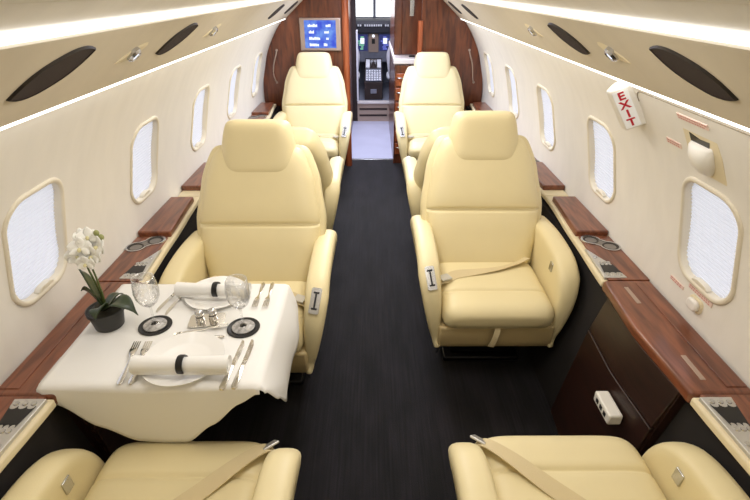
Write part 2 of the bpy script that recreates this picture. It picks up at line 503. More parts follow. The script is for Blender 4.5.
GR = {-1: 'left', 1: 'right'}
ordn = ['nearest the camera', 'second from the camera', 'third from the camera', 'farthest, by the bulkhead']
for s in (-1, 1):
    for i, y in enumerate((1.135, 1.91, 3.95, 4.68)):
        mt = val_mtx(s, y, .61)
        L, W = .130, .055
        sk = -s*math.radians(26)
        t = thing('speaker_grille', 'dark leaf-shaped speaker grille in the tan %s valance, %s' % (GR[s], ordn[i]), 'speaker', mt.translation, group='leaf-shaped grilles in the valances')
        inv = Matrix.Translation(-mt.translation) @ mt
        bm = nb(); prism(bm, leaf_pts(L, W, sk), lambda p, q: inv @ Vector((p[0], p[1], -.002+q*.006))); obj('grille_cloth', bm, 'grille', t, smooth=False)
        bm = nb(); a = leaf_pts(L*1.015, W*1.04, sk); b = leaf_pts(L*.985, W*.96, sk)
        n_ = len(a); va = [bm.verts.new(inv @ Vector((p[0], p[1], .001))) for p in a]; vb = [bm.verts.new(inv @ Vector((p[0], p[1], .006))) for p in b]
        for j in range(n_): bm.faces.new((va[j], va[(j+1) % n_], vb[(j+1) % n_], vb[j]))
        obj('grille_rim', bm, 'darkmetal', t)
    for i, y in enumerate((1.55, 2.37)):
        mt = val_mtx(s, y, .56); inv = Matrix.Translation(-mt.translation) @ mt
        t = thing('reading_light', 'eyeball reading light in the %s valance, %s' % (GR[s], ('between the two nearest grilles', 'beyond the second grille')[i]), 'light', mt.translation, group='reading lights in the valances')
        bm = nb(); prism(bm, leaf_pts(.085, .024, -s*math.radians(26)), lambda p, q: inv @ Vector((p[0]*(1-.1*q), p[1]*(1-.3*q), -.002+q*.006))); obj('recess_plate', bm, 'cream', t, bevel=.002)
        bm = nb(); lathe(bm, [(0, .0), (.026, 0), (.026, .010), (.019, .017), (.016, .013), (0, .013)], 20); obj('eyeball', bm, 'chrome', t, xf=inv)
        bm = nb(); lathe(bm, [(0, .0145), (.012, .0145), (.014, .0135)], 16); obj('lens', bm, 'dispwhite', t, xf=inv)

# ------------------------------------------------------------------ forward bulkheads, vestibule, galley, cockpit
YB = 5.12
def circ(z, r=R0-.004): return math.sqrt(max(0, r*r-(z-ZC)**2))
zs = [0+1.84*i/30 for i in range(31)]
bm = nb(); prism(bm, [(-circ(z), z) for z in zs]+[(-.275, 1.84), (-.275, 0)], lambda p, q: Vector((p[0], YB+q*.04, p[1])))
bl = struct(obj('wall_front_left', bm, 'woodcross', smooth=False))
bm = nb(); prism(bm, [(circ(z), z) for z in zs if circ(z) > .475]+[(.47, 1.76), (.47, 0)], lambda p, q: Vector((p[0], YB+q*.04, p[1])))
br = struct(obj('wall_front_right', bm, 'woodcross', smooth=False))
# rounded orange-wood posts that edge the two bulkheads
bm = nb(); lathe(bm, [(0, 0), (.034, 0), (.034, 1.82), (0, 1.82)], 20, (-.268, YB-.005, 0)); struct(obj('trim_8', bm, 'woodpillar'))
bm = nb(); lathe(bm, [(0, 0), (.026, 0), (.026, 1.45), (0, 1.45)], 20, (.462, YB-.005, 0)); struct(obj('trim_9', bm, 'woodpillar'))
# curved grab handles on the bulkheads
for s in (-1, 1):
    t = thing('grab_handle', 'slim curved silver grab handle on the %s wooden bulkhead' % GR[s], 'handle', (s*.99, YB, 1.03), group=None)
    path = catmull([(s*-.035, -.004, .155), (s*-.03, -.022, .12), (s*.0, -.026, .03), (s*.012, -.026, -.06), (s*.0, -.022, -.12), (s*-.008, -.004, -.15)] if s > 0 else
                   [(.035, -.004, .155), (.03, -.022, .12), (0, -.026, .03), (-.012, -.026, -.06), (0, -.022, -.12), (.008, -.004, -.15)], 6)
    if s > 0: path = catmull([(-.035, -.004, .155), (-.03, -.022, .12), (0, -.026, .03), (.012, -.026, -.06), (.02, -.022, -.12), (.035, -.004, -.15)], 6)
    bm = nb(); tube(bm, path, .0065); obj('grip', bm, 'bezel', t)
    for zz, xx in ((.155, -s*.035), (-.15, (.035 if s > 0 else .008))):
        bm = nb(); lathe(bm, [(0, 0), (.012, 0), (.012, .004), (0, .004)], 14); obj('mount', bm, 'bezel', t, xf=Matrix.Translation((xx, -.001, zz)) @ Matrix.Rotation(PI/2, 4, 'X'))

# wall monitor
t = thing('wall_monitor', 'flat monitor with a bright blue data screen and grey-brown bezel on the left bulkhead', 'monitor', (-.512, YB, 1.33))
bm = nb(); box(bm, -.198, .198, -.03, 0, -.148, .145); obj('bezel', bm, 'bezel', t, bevel=.008)
sc_ = nb(); box(sc_, -.152, .152, -.032, -.0295, -.122, .125); so = obj('screen', sc_, 'screen', t, smooth=False)
for r_, (a, b) in enumerate((((-.118, -.026), (.056, .106)), ((-.11, -.06), (.04, .084)), ((-.11, 0), (.056, .08)), ((-.108, -.018), (.03, .07)))):
    z = .078-.057*r_
    for x0, x1 in (a, b):
        bm = nb(); x = x0
        while x < x1-.004:
            w = random.choice((.008, .011, .013)); h = random.choice((.019, .023, .026))
            box(bm, x, min(x+w, x1), -.0335, -.0325, z-.012, z-.012+h); x += w+.002
        obj('text_line', bm, 'dispwhite', so, smooth=False)

# vestibule
bm = nb(); box(bm, -.9, .9, 5.32, 7.12, -.04, 0); struct(obj('floor_vestibule', bm, 'vestibule', smooth=False))
bm = nb(); box(bm, -.30, .23, 5.30, 5.335, -.01, .006); struct(obj('trim_10', bm, 'chrome', bevel=.002))
bm = nb(); box(bm, -.33, -.29, YB+.04, 7.08, 0, 1.84); struct(obj('wall_closet', bm, 'woodcross', smooth=False))
bm = nb(); box(bm, .98, 1.02, YB+.04, 7.08, 0, 1.84); struct(obj('wall_galley', bm, 'woodcross', smooth=False))
bm = nb(); box(bm, -1.05, 1.05, YB+.04, 9.1, 1.84, 1.86); struct(obj('ceiling_vestibule', bm, 'cream', smooth=False))
# frame of the cockpit doorway
bm = nb(); box(bm, -.9, -.228, 7.08, 7.14, 0, 1.84); struct(obj('wall_cockpit_left', bm, 'curtain', smooth=False))
bm = nb(); box(bm, .235, .98, 7.08, 7.14, 0, 1.84); struct(obj('wall_cockpit_right', bm, 'curtain', smooth=False))
bm = nb(); box(bm, -.232, -.208, 7.06, 7.15, .29, 1.22); struct(obj('trim_11', bm, 'cockwhite', bevel=.004))

# step up to the cockpit
t = thing('cockpit_step', 'pale two-groove step up to the cockpit floor beyond the doorway', 'step', (0, 7.1, 0))
bm = nb(); box(bm, -.227, .23, -.02, .05, 0, .255); obj('riser', bm, 'bezel', t, smooth=False)
bm = nb(); box(bm, -.227, .23, -.05, .05, .255, .285); obj('nosing', bm, 'counter', t, bevel=.006)
for z in (.075, .165):
    bm = nb(); box(bm, -.20, .20, -.028, -.018, z, z+.024); obj('groove', bm, 'curtain', t, smooth=False)
bm = nb(); box(bm, -.9, .9, 7.15, 8.7, .24, .282); struct(obj('floor_cockpit', bm, 'cockgrey', smooth=False))

# galley cabinet on the right, aft end facing the cabin
t = thing('galley_cabinet', 'tall wooden galley cabinet with pale counter and silver drawer pulls, right of doorway', 'cabinet', (0, 5.18, 0))
bm = nb(); box(bm, .222, .96, 0, 1.75, 0, 1.04); obj('drawer_carcass', bm, 'woodcross', t, bevel=.006)
bm = nb(); box(bm, .205, .97, -.02, 1.77, 1.045, 1.10); obj('counter', bm, 'counter', t, bevel=.012)
bm = nb(); box(bm, .222, .30, .3, 1.75, 1.10, 1.84); box(bm, .30, .96, .3, .36, 1.10, 1.84); obj('upper_cupboard', bm, 'woodcross', t, bevel=.006)
for kz in range(6):
    z = .17+.145*kz
    bm = nb(); box(bm, .236, .455, -.012, .002, z-.062, z+.062); d = obj('drawer', bm, 'woodpillar', t, bevel=.004)
    bm = nb(); tube(bm, catmull([(.252, -.012, z+.02), (.252, -.034, z+.02), (.30, -.036, z+.02), (.30, -.012, z+.02)], 4), .006); obj('drawer_pull', bm, 'chrome', d)
bm = nb(); box(bm, .37, .43, .1, .16, 1.10, 1.115); obj('counter_latch', bm, 'black', t, bevel=.003)
bm = nb(); box(bm, .375, .42, .285, .30, 1.47, 1.80); obj('mirror_strip', bm, 'chrome', t, bevel=.003)

# cockpit
t = thing('instrument_panel', 'cockpit instrument panel with dark displays, grey centre stack and black glareshield', 'instrument panel', (0, 8.0, 0))
bm = nb(); box(bm, -.8, .8, 0, .06, .70, 1.11); obj('panel_board', bm, 'cockgrey', t, smooth=False)
bm = nb(); prism(bm, [(-.16, 1.12), (-.16, 1.255), (-.10, 1.28), (.55, 1.29), (.55, 1.15), (.02, 1.11)], lambda p, q: Vector((-.8+1.6*q, p[0], p[1]))); gs = obj('glareshield', bm, 'cockdark', t, bevel=.012)
for kx in range(14):
    x = -.22+.034*kx
    if kx in (2, 11): continue
    bm = nb(); box(bm, x-.011, x+.011, -.17, -.158, 1.212, 1.238); obj('mode_button', bm, 'cockwhite', gs, bevel=.002)
for x0, x1, nm in ((-.255, -.085, 'l'), (.095, .30, 'r')):
    bm = nb(); box(bm, x0, x1, -.012, .002, .86, 1.09); d = obj('display', bm, 'display', t, bevel=.004)
    bm = nb()
    for j in range(7):
        z = .88+.028*j; x = x0+.02+random.random()*.05
        box(bm, x, x+.03+random.random()*.06, -.015, -.013, z, z+.012)
    obj('readout', bm, 'dispgreen' if nm == 'l' else 'dispblue', d, smooth=False)
    bm = nb(); box(bm, x0+.06, x0+.12, -.016, -.013, .96, 1.04); obj('readout', bm, 'dispwhite', d, smooth=False)
bm = nb(); box(bm, -.07, .08, -.02, .002, .84, 1.10); cs = obj('centre_stack', bm, 'bezel', t, bevel=.004)
bm = nb(); box(bm, -.02, .03, -.026, -.018, .96, 1.03); obj('standby_dial', bm, 'black', cs)
bm = nb(); lathe(bm, [(0, 0), (.022, 0), (.018, .02), (0, .02)], 14); obj('lit_knob', bm, 'dispwhite', cs, xf=Matrix.Translation((.005, -.02, 1.07)) @ Matrix.Rotation(PI/2, 4, 'X'))

t = thing('throttle_pedestal', 'brown centre pedestal carrying throttle levers and pale keypads between the pilot seats', 'pedestal', (.005, 7.2, .282))
bm = nb(); prism(bm, [(0, 0), (0, .24), (.3, .33), (.78, .47), (.78, 0)], lambda p, q: Vector((-.13+.26*q, p[0], p[1]))); obj('pedestal_box', bm, 'curtain', t, bevel=.006)
sl = Matrix.Translation((0, .0, .248)) @ Matrix.Rotation(math.atan2(.23, .78), 4, 'X')
bm = nb(); box(bm, -.115, .115, .02, .40, 0, .012, sl); kp = obj('keypad', bm, 'cockgrey', t, bevel=.003)
for ix in range(6):
    for iy in range(5):
        x = -.095+.038*ix; y = .04+.07*iy
        bm = nb(); box(bm, x-.012, x+.012, y-.02, y+.02, .012, .02, sl); obj('key', bm, 'cockwhite', kp, smooth=False)
for x in (-.085, .085):
    bm = nb(); box(bm, x-.03, x+.03, .44, .70, 0, .025, sl); obj('trim_switches', bm, 'cockwhite', t, bevel=.004)
for x in (-.025, .025):
    bm = nb(); tube(bm, [sl @ Vector((x, .5, 0)), sl @ Vector((x, .47, .10))], .008); box(bm, x-.02, x+.02, .45, .48, .09, .12, sl); obj('throttle_lever', bm, 'chrome', t)
bm = nb(); box(bm, -.045, .045, -.012, 0, .09, .15); obj('vent_plate', bm, 'cockgrey', t, bevel=.004)

for s, lb in ((-1, 'cream edge of the left pilot seat beside the pedestal'), (1, 'cream edge of the right pilot seat beside the pedestal')):
    t = thing('pilot_seat', lb, 'seat', (s*.42, 7.62, .282))
    bm = nb(); pillow(bm, [(.18, .28), (-.1, .26), (-.2, .28)], lambda q: .22, .06, .05); obj('seat_cushion', bm, 'cockwhite', t, angle=180)
    bm = nb(); pillow(bm, [(-.2, .30), (-.24, .5), (-.28, .78)], interp([(0, .2), (.6, .23), (1, .18)]), .06, .05); obj('backrest', bm, 'cockwhite', t, angle=180)
    bm = nb(); box(bm, -.16, .16, -.2, .2, 0, .22); obj('pedestal', bm, 'cockdark', t, bevel=.01)

# windscreen wall and glass
bm = nb(); box(bm, -.9, .9, 8.62, 8.66, .28, 1.30); box(bm, -.9, .9, 8.62, 8.66, 1.64, 1.86); box(bm, .0, .045, 8.60, 8.66, 1.29, 1.66)
for s in (-1, 1): box(bm, min(s*.6, s*.9), max(s*.6, s*.9), 8.62, 8.66, 1.29, 1.65)
struct(obj('wall_cockpit_front', bm, 'cockgrey', smooth=False))
for s in (-1, 1):
    bm = nb(); box(bm, min(s*.9, s*.94), max(s*.9, s*.94), 7.14, 8.66, .24, 1.86); struct(obj('wall_cockpit_side_%s' % GR[s], bm, 'cockgrey', smooth=False))
bm = nb(); box(bm, -.6, 0, 8.635, 8.645, 1.30, 1.64); struct(obj('window_11', bm, 'pane', smooth=False))
bm = nb(); box(bm, .045, .6, 8.635, 8.645, 1.30, 1.64); struct(obj('window_12', bm, 'pane', smooth=False))

# ------------------------------------------------------------------ club seats
ARM = [(.372, .232), (.412, .30), (.428, .42), (.416, .525), (.368, .610), (.27, .663), (.10, .682), (-.08, .675), (-.21, .645), (-.275, .52), (-.25, .34), (-.17, .232)]
def arm_bm(sx):
    pts = [(p.x, p.y) for p in catmull([(a, b, 0) for a, b in ARM], 5, True)]
    n = len(pts)
    nr = []
    for i in range(n):
        a, b = Vector(pts[i-1]), Vector(pts[(i+1) % n]); d = (b-a).normalized(); nr.append(Vector((d.y, -d.x)))
    area = sum(pts[i][0]*pts[(i+1) % n][1]-pts[(i+1) % n][0]*pts[i][1] for i in range(n))
    if area < 0: nr = [-v for v in nr]
    xo = lambda z: .285+(.365-.285)*min(1, max(0, (z-.265)/.33))**.8
    xi = lambda z: .252+.014*max(0, (z-.3)/.36)
    bm = nb(); rows = []
    ts = [-1, -.97, -.88, -.7, -.4, 0, .4, .7, .88, .97, 1]
    for t in ts:
        ins = .038*(1-(1-abs(t)**3)**(1/3)) if abs(t) < 1 else .038
        row = []
        for p, v in zip(pts, nr):
            q = Vector(p)-v*ins
            z = q.y; c = (xo(z)+xi(z))/2; h = (xo(z)-xi(z))/2
            row.append(bm.verts.new((sx*(c+h*t), q.x, z)))
        rows.append(row)
    for a, b in zip(rows, rows[1:]):
        for i in range(n): bm.faces.new((a[i], a[(i+1) % n], b[(i+1) % n], b[i]))
    # soft caps
    for row, sg in ((rows[0], -1), (rows[-1], 1)):
        c = sum((v.co for v in row), Vector())/n
        mid = [bm.verts.new(v.co.lerp(c, .12)) for v in row]
        for i in range(n): bm.faces.new((row[i], row[(i+1) % n], mid[(i+1) % n], mid[i]))
        bm.faces.new(mid)
    return bm

def make_seat(name, ais, label, loc, rz):
    """ais = local x sign of the aisle side; seat faces local +y"""
    t = thing(name, label, 'seat', loc, rz, 'cream leather club seats')
    bm = nb(); pillow(bm, [(.465, .418), (.42, .424), (.22, .43), (0, .43)], lambda s: .256, .075, .06, grooves=((.33, .12, .02),), pu=9, ps=8, pc=9, edge=.42)
    cu = obj('seat_cushion', bm, 'leather', t, angle=180)
    # shroud and pedestal
    bm = nb()
    prism(bm, [(-.22, .235), (.40, .235), (.425, .27), (.432, .375), (-.24, .375)], lambda p, q: Vector((-.268+.536*q, p[0], p[1])))
    obj('seat_shroud', bm, 'shroud', t, bevel=.012)
    bm = nb(); box(bm, -.20, .20, -.22, .24, 0, .03); box(bm, -.16, .16, -.18, .20, .03, .24); obj('pedestal', bm, 'black', t, bevel=.01)
    bm = nb(); tube(bm, [(ais*.255, .36, .24), (ais*.255, .355, .18), (ais*.255, .335, .15)], .007); obj('track_lever', bm, 'chrome', t)
    # backrest: shell and padded front
    path = [(.04, .42), (-.045, .58), (-.155, .80), (-.285, 1.06)]
    wid = interp([(0, .24), (.12, .27), (.3, .305), (.5, .312), (.75, .285), (1, .235)])
    bm = nb(); pillow(bm, [(p[0]-.03, p[1]) for p in path], lambda s: wid(s)+.008, .045, .115, pu=8, ps=12, pc=13, edge=.38)
    obj('backrest_shell', bm, 'leather', t, angle=180)
    bm = nb(); pillow(bm, path, lambda s: wid(s)-.018, .062, .03, grooves=((.47, .30, .012), (.465, .10, .07)), pu=7, ps=10, pc=12, edge=.45)
    obj('backrest', bm, 'leather', t, angle=180)
    bm = nb(); pillow(bm, [(-.225, .915), (-.27, 1.04), (-.315, 1.185)], interp([(0, .172), (.3, .180), (.55, .177), (1, .156)]), .075, .04, pu=6, ps=7, pc=8, edge=.42)
    obj('headrest', bm, 'leather', t, angle=180)
    for sx in (-1, 1):
        a = obj('armrest', arm_bm(sx), 'leather', t, angle=180)
        if sx == ais:
            # recline control plate in the sloping front of the aisle armrest
            mt = Matrix.Translation((sx*.312, .374, .607)) @ Matrix.Rotation(math.radians(44), 4, 'X') @ Matrix.Rotation(math.radians(sx*8), 4, 'Y')
            bm = nb(); prism(bm, rrect(.021, .055, .008, 5), lambda p, q: mt @ Vector((p[0], -.012+q*.0135, p[1]))); c = obj('recline_plate', bm, 'chrome', a)
            bm = nb(); box(bm, -.004, .004, 0, .0045, -.035, .035, mt); box(bm, -.012, .012, 0, .0045, .030, .038, mt); box(bm, -.012, .012, 0, .0045, -.038, -.030, mt); obj('recline_lever', bm, 'black', a, bevel=.0015)
        else:
            mt = Matrix.Translation((sx*.264, .262, .598)) @ Matrix.Rotation(math.radians(sx*4), 4, 'Y')
            bm = nb(); box(bm, -.006, .006, -.017, .017, -.022, .022, mt); c = obj('latch_plate', bm, 'chrome', a, bevel=.003)
    # belt lying over the cushion, buckle by the aisle
    p0, p1 = Vector((-ais*.215, .06, .49)), Vector((ais*.215, .23, .478))
    pts = catmull([(p0.x, p0.y, .53), (-ais*.16, .09, .517), (-ais*.05, .14, .514), (ais*.08, .175, .514), (ais*.17, .20, .516), (ais*.235, .25, .510), (ais*.256, .275, .49)], 6)
    bm = nb(); ribbon(bm, pts, lambda q: (.25*ais, 1, .3*math.sin(q*7)), .048, .002); b = obj('seat_belt', bm, 'belt', t, angle=60)
    mt = Matrix.Translation((ais*.225, .235, .522)) @ Matrix.Rotation(ais*math.radians(25), 4, 'Z')
    bm = nb(); box(bm, -.028, .028, -.024, .024, -.005, .005, mt); obj('buckle', bm, 'chrome_matte', b, bevel=.003)
    # pull strap on the front
    bm = nb(); ribbon(bm, [(0.0, .440, .385), (.006*ais, .455, .36), (.014*ais, .457, .32), (.024*ais, .452, .28)], lambda q: (1, 0, 0), .026, .002); obj('pull_strap', bm, 'belt', t)
    return t

SX = .568
mid_left = make_seat('club_seat', -1, 'cream seat facing us at the far side of the white laid table', (-.553, 2.01, 0), PI)
mid_right = make_seat('club_seat', 1, 'cream seat facing us, in full view right of the aisle with belt across cushion', (SX, 2.185, 0), PI)
near_r = dup(mid_left, (.582, .608, 0), 0, 'nearest right seat, only its cushion and arms showing at the bottom edge, belt crossing it')
near_l = dup(mid_right, (-.574, .59, 0), 0, 'nearest left seat, its cushion and arms at the bottom edge just before the tablecloth')
for rr, ais in ((near_r, -1), (near_l, 1)):      # arms of these two are let down; belt laid from the aisle corner back across the cushion
    for ch in list(rr.children):
        if ch.name.startswith('armrest'):
            ch.location = (0, -.012, -.042)
            for g in list(ch.children):
                if g.name.startswith('recline'): bpy.data.objects.remove(g)
        elif ch.name.startswith('seat_belt'):
            for g in list(ch.children): bpy.data.objects.remove(g)
            bpy.data.objects.remove(ch)
    pts = catmull([(ais*.262, .425, .475), (ais*.235, .40, .512), (ais*.17, .335, .522), (ais*.07, .235, .516), (-ais*.06, .12, .515), (-ais*.20, .03, .535)], 7)
    bm = nb(); ribbon(bm, pts, lambda q: (.6*ais, -.8, .35*math.sin(2.2-q*5)), .050, .002); b = obj('seat_belt', bm, 'belt', rr, angle=60)
    mt = Matrix.Translation((ais*.252, .418, .505)) @ Matrix.Rotation(ais*math.radians(38), 4, 'Z') @ Matrix.Rotation(math.radians(-40), 4, 'X')
    bm = nb(); box(bm, -.026, .026, -.022, .022, -.004, .004, mt); obj('buckle', bm, 'chrome_matte', b, bevel=.003)
rear_r = dup(mid_left, (.578, 3.09, 0), 0, 'seat seen from behind, back to back with the full right seat, mostly hidden')
rear_l = dup(mid_right, (-.578, 3.09, 0), 0, 'seat seen from behind, back to back with the seat beyond the laid table, mostly hidden')
for rr in (rear_r, rear_l):      # these two have their headrests pushed down and the backs a little lower
    for ch in rr.children:
        if ch.name.startswith('headrest'): ch.location = (0, .085, -.20)
        elif ch.name.startswith('backrest'): ch.location = (0, 0, -.05)
dup(mid_left, (-SX, 4.63, 0), PI, 'far left seat under the blue wall monitor')
dup(mid_right, (SX, 4.63, 0), PI, 'far right seat in front of the galley counter and right wooden bulkhead')

# ------------------------------------------------------------------ side ledges with inlays, and folding-table cabinets
def xin(d):
    d = abs(d)
    return interp([(0, .915), (.30, .932), (.70, .955), (1.15, .985), (2, .99)])(d)

def plan_strip(bm, s, G, d0, d1, fi, fo, z0, z1, n=14):
    """slab in plan between inner edge fi(d) and outer fo(d), d from d0 to d1"""
    rows = []
    for i in range(n+1):
        d = d0+(d1-d0)*i/n; a, b = fi(d), fo(d)
        rows.append([bm.verts.new((s*x, G+d, z)) for x, z in ((a, z0), (b, z0), (b, z1), (a, z1))])
    for p, q in zip(rows, rows[1:]):
        for k in range(4): bm.faces.new((p[k], p[(k+1) % 4], q[(k+1) % 4], q[k]))
    bm.faces.new(rows[0]); bm.faces.new(rows[-1][::-1])
    return bm
XO = 1.124

def make_ledge(s, G, label):
    t = thing('side_ledge', label, 'ledge', (0, G, 0), 0, 'wood and cream side ledges')
    for e in (-1, 1):
        lo, hi = (.312, 1.223)
        bm = nb(); plan_strip(bm, s, 0, e*lo, e*hi, xin, lambda d: XO, .662, .692); obj('cream_sill', bm, 'cream', t, bevel=.008)
        bm = nb(); plan_strip(bm, s, 0, e*lo, e*.70, lambda d: xin(d)+.024, lambda d: XO+.001, .690, .7005); obj('wood_inlay', bm, 'wood', t, bevel=.002)
        bm = nb(); plan_strip(bm, s, 0, e*.712, e*1.145, lambda d: xin(d)+.014, lambda d: XO+.001, .690, .722); obj('storage_lid', bm, 'wood', t, bevel=.006)
        # figure-eight cup holder
        cx, cd = 1.052, e*.625
        c1, c2 = (cx-.032, cd+.032), (cx+.032, cd-.032)
        out = []
        def eight(r, rn):
            pts = []
            ux, uy = (c2[0]-c1[0], c2[1]-c1[1]); L = math.hypot(ux, uy); ux /= L; uy /= L; px, py = -uy, ux
            for k in range(48):
                a = 2*PI*k/48; c, sn = math.cos(a), math.sin(a)
                # r(a) of two overlapping discs with a soft waist
                b = abs(c)*L/2
                disc = r*r-(L/2*sn)**2
                rr = (b+math.sqrt(disc)) if disc > 0 and abs(c) > .35 else None
                w = rn
                if rr is None or rr < w: rr = max(w/max(.35, abs(sn)), 0)
                pts.append((((c1[0]+c2[0])/2)+ux*rr*c+px*rr*sn, ((c1[1]+c2[1])/2)+uy*rr*c+py*rr*sn))
            return pts
        bm = nb(); o_ = eight(.045, .033); i_ = eight(.038, .026); n_ = len(o_)
        vo = [bm.verts.new((s*p[0], p[1], .7005)) for p in o_]; vm = [bm.verts.new((s*p[0], p[1], .706)) for p in o_]; vi = [bm.verts.new((s*p[0], p[1], .706)) for p in i_]; vd = [bm.verts.new((s*p[0], p[1], .701)) for p in i_]
        for A, B in ((vo, vm), (vm, vi), (vi, vd)):
            for k in range(n_): bm.faces.new((A[k], A[(k+1) % n_], B[(k+1) % n_], B[k]))
        ch = obj('cup_holder', bm, 'chrome', t, angle=30)
        bm = nb(); prism(bm, eight(.0375, .0255), lambda p, q: Vector((s*p[0], p[1], .7008+.0012*q))); obj('cup_well', bm, 'cupgrey', ch, smooth=False)
        for c in (c1, c2):
            bm = nb(); lathe(bm, [(.026, .7025), (.031, .7045), (.035, .7035)], 24, (s*c[0], c[1], 0)); obj('cup_ring', bm, 'darkmetal', ch)
        # control panel: silver plate, dark scalloped display, tiny keys
        d0, d1 = .325, .575
        pts = [(xin(d0)+.012, e*d0), (xin(d0)+.105, e*d0), (xin(.42)+.085, e*.42), (xin(.5)+.045, e*.5), (xin(d1)+.012, e*d1)]
        bm = nb(); prism(bm, pts, lambda p, q: Vector((s*p[0], p[1], .690+.0145*q))); cp = obj('control_panel', bm, 'chrome_matte', t, bevel=.003)
        bm = nb()
        a0, a1 = xin(.36)+.022, xin(.36)+.096
        disp = [(a0, .355)]
        for k in range(3):
            xa = a0+(a1-a0)*k/3; w = (a1-a0)/3
            for j in range(7): disp.append((xa+w*(.5-.5*math.cos(PI*j/6)), .355+.011*math.sin(PI*j/6)))
        b0, b1 = a0+.012, a1-.012
        for k in range(3):
            xa = b1-(b1-b0)*k/3; w = (b1-b0)/3
            for j in range(7): disp.append((xa-w*(.5-.5*math.cos(PI*j/6)), .43-.011*math.sin(PI*j/6)))
        prism(bm, [(x, e*y) for x, y in disp], lambda p, q: Vector((s*p[0], p[1], .704+.0025*q))); dd = obj('display', bm, 'black', cp, smooth=False)
        for k in range(3):
            for yy, A, B in ((.345, a0, a1), (.442, b0, b1)):
                x = A+(B-A)*(k+.5)/3
                bm = nb(); lathe(bm, [(0, .7045), (.0085, .7045), (.007, .708), (0, .7085)], 12, (s*x, e*yy, 0)); obj('key', bm, 'chrome', cp)
        bm = nb(); lathe(bm, [(0, .7045), (.0085, .7045), (.007, .707), (0, .7075)], 12, (s*(xin(.49)+.03), e*.49, 0)); obj('key', bm, 'chrome', cp)
    return t
M['cupgrey'] = mat('cup_grey', (128, 122, 116), .4, .2)
M['cutglass_glint'] = mat('cut_glass_glint', (176, 174, 172), .25, .3, noise=.45, nscale=70)  # mottled grey that paints the shine of the cut-glass foot

def make_cabinet(s, G, label, far=False):
    t = thing('table_cabinet', label, 'cabinet', (0, G, 0), 0, 'folding table cabinets between facing seats')
    bm = nb(); plan_strip(bm, s, 0, -.31, .31, xin, lambda d: XO, .655, .701); obj('wood_top', bm, 'wood', t, bevel=.012)
    bm = nb(); plan_strip(bm, s, 0, -.285, .285, lambda d: 1.052, lambda d: 1.112, .700, .7045); obj('hinged_flap', bm, 'wood', t, bevel=.002)
    for d in (-.20, .20):
        bm = nb(); box(bm, s*1.0-.008, s*1.0+.008, d-.055, d+.055, .700, .7035); obj('grey_strip', bm, 'bezel', t, bevel=.0015)  # thin raised grey-brown strips, one toward each end of the top
    # doors: upper apron and lower panel with a seam between
    def face(z0, z1, x0, x1, nm, dep=.02):
        bm = nb(); rows = []
        for i in range(13):
            d = -.255+.51*i/12; o_ = xin(d)-.915
            rows.append([bm.verts.new((s*x, d, z)) for x, z in ((x1+o_, z1), (x1+o_+dep, z1), (x0+o_+dep, z0), (x0+o_, z0))])
        for p, q in zip(rows, rows[1:]):
            for k in range(4): bm.faces.new((p[k], p[(k+1) % 4], q[(k+1) % 4], q[k]))
        bm.faces.new(rows[0]); bm.faces.new(rows[-1][::-1])
        return obj(nm, bm, 'wooddark', t, bevel=.003)
    if far:
        bm = nb(); box(bm, s*1.04-.02, s*1.04+.02, -.27, .27, .50, .655); obj('carcass', bm, 'dark', t, smooth=False); return t
    face(.495, .652, .882, .925, 'upper_panel'); face(.02, .489, .805, .880, 'lower_panel')
    for e in (-1, 1):
        bm = nb(); prism(bm, [(.890, .02), (.955, .455), (.955, .652), (.99, .652), (.94, .455), (.92, .02)] if False else [(.825, .02), (.905, .46), (.945, .652), (1.02, .652), (.97, .40), (.87, .02)], lambda p, q: Vector((s*p[0], e*(.243+.018*q), p[1]))); obj('end_panel', bm, 'wooddark', t, smooth=False)
    return t

for G, far in ((1.335, ''), (3.785, 'far ')):
    for s in (-1, 1):
        make_ledge(s, G, ('far %s wood and cream wall ledge, beyond the full-view seats' % GR[s]) if far else
                   ('near %s wall ledge with cup holders, %s' % (GR[s], 'behind the orchid and white table' if s < 0 else 'under the emergency exit window')))
        c = make_cabinet(s, G, ('dark wood table cabinet between the far %s pair of seats, hidden low by the wall' % GR[s]) if far else
                     ('dark glossy wood cabinet under the ledge, %s' % ('behind the laid table at left' if s < 0 else 'closed, with white socket unit, at right')), bool(far))
        if not far and s > 0:
            # white oblong unit on the lower panel
            mt = Matrix.Translation((.850, -.095, .415))
            bm = nb(); box(bm, -.030, .02, -.062, .062, -.022, .022, mt); u = obj('socket_unit', bm, 'white', c, bevel=.007, label='white oblong unit with small dark sockets')
            for dy in (-.03, .0, .03):
                bm = nb(); box(bm, -.032, -.029, dy-.008, dy+.008, -.008, .008, mt); obj('socket', bm, 'black', u, smooth=False)

# ------------------------------------------------------------------ emergency exit fittings on the right wall
def on_wall(y, z):
    return math.asin((z-ZC)/R0)
def wbox(bm, mt, x0, x1, y0, y1, z0, z1): return box(bm, x0, x1, y0, y1, z0, z1, mt)

# door seam (thin groove tube following the wall)
bm = nb()
ytop = math.asin((1.437-ZC)/R0)
path = []
for i in range(25): path.append(cyl(1, .70+(1.66-.70)*i/24, ytop, R0-.0005))
for i in range(1, 7):
    a = PI/2*i/6; path.append(cyl(1, 1.66+.05*math.sin(a), ytop-.05*(1-math.cos(a))/R0, R0-.0005))
tube(bm, path, .0022, 6)
dr = struct(obj('door_1', bm, 'groove'))

mt = wall_mtx(1, 1.765, on_wall(1.8, 1.383))
org = mt.translation.copy(); inv = Matrix.Translation(-org) @ mt
t = thing('exit_sign', 'white wedge-shaped sign with red stacked letters, high on the right wall', 'sign', org)
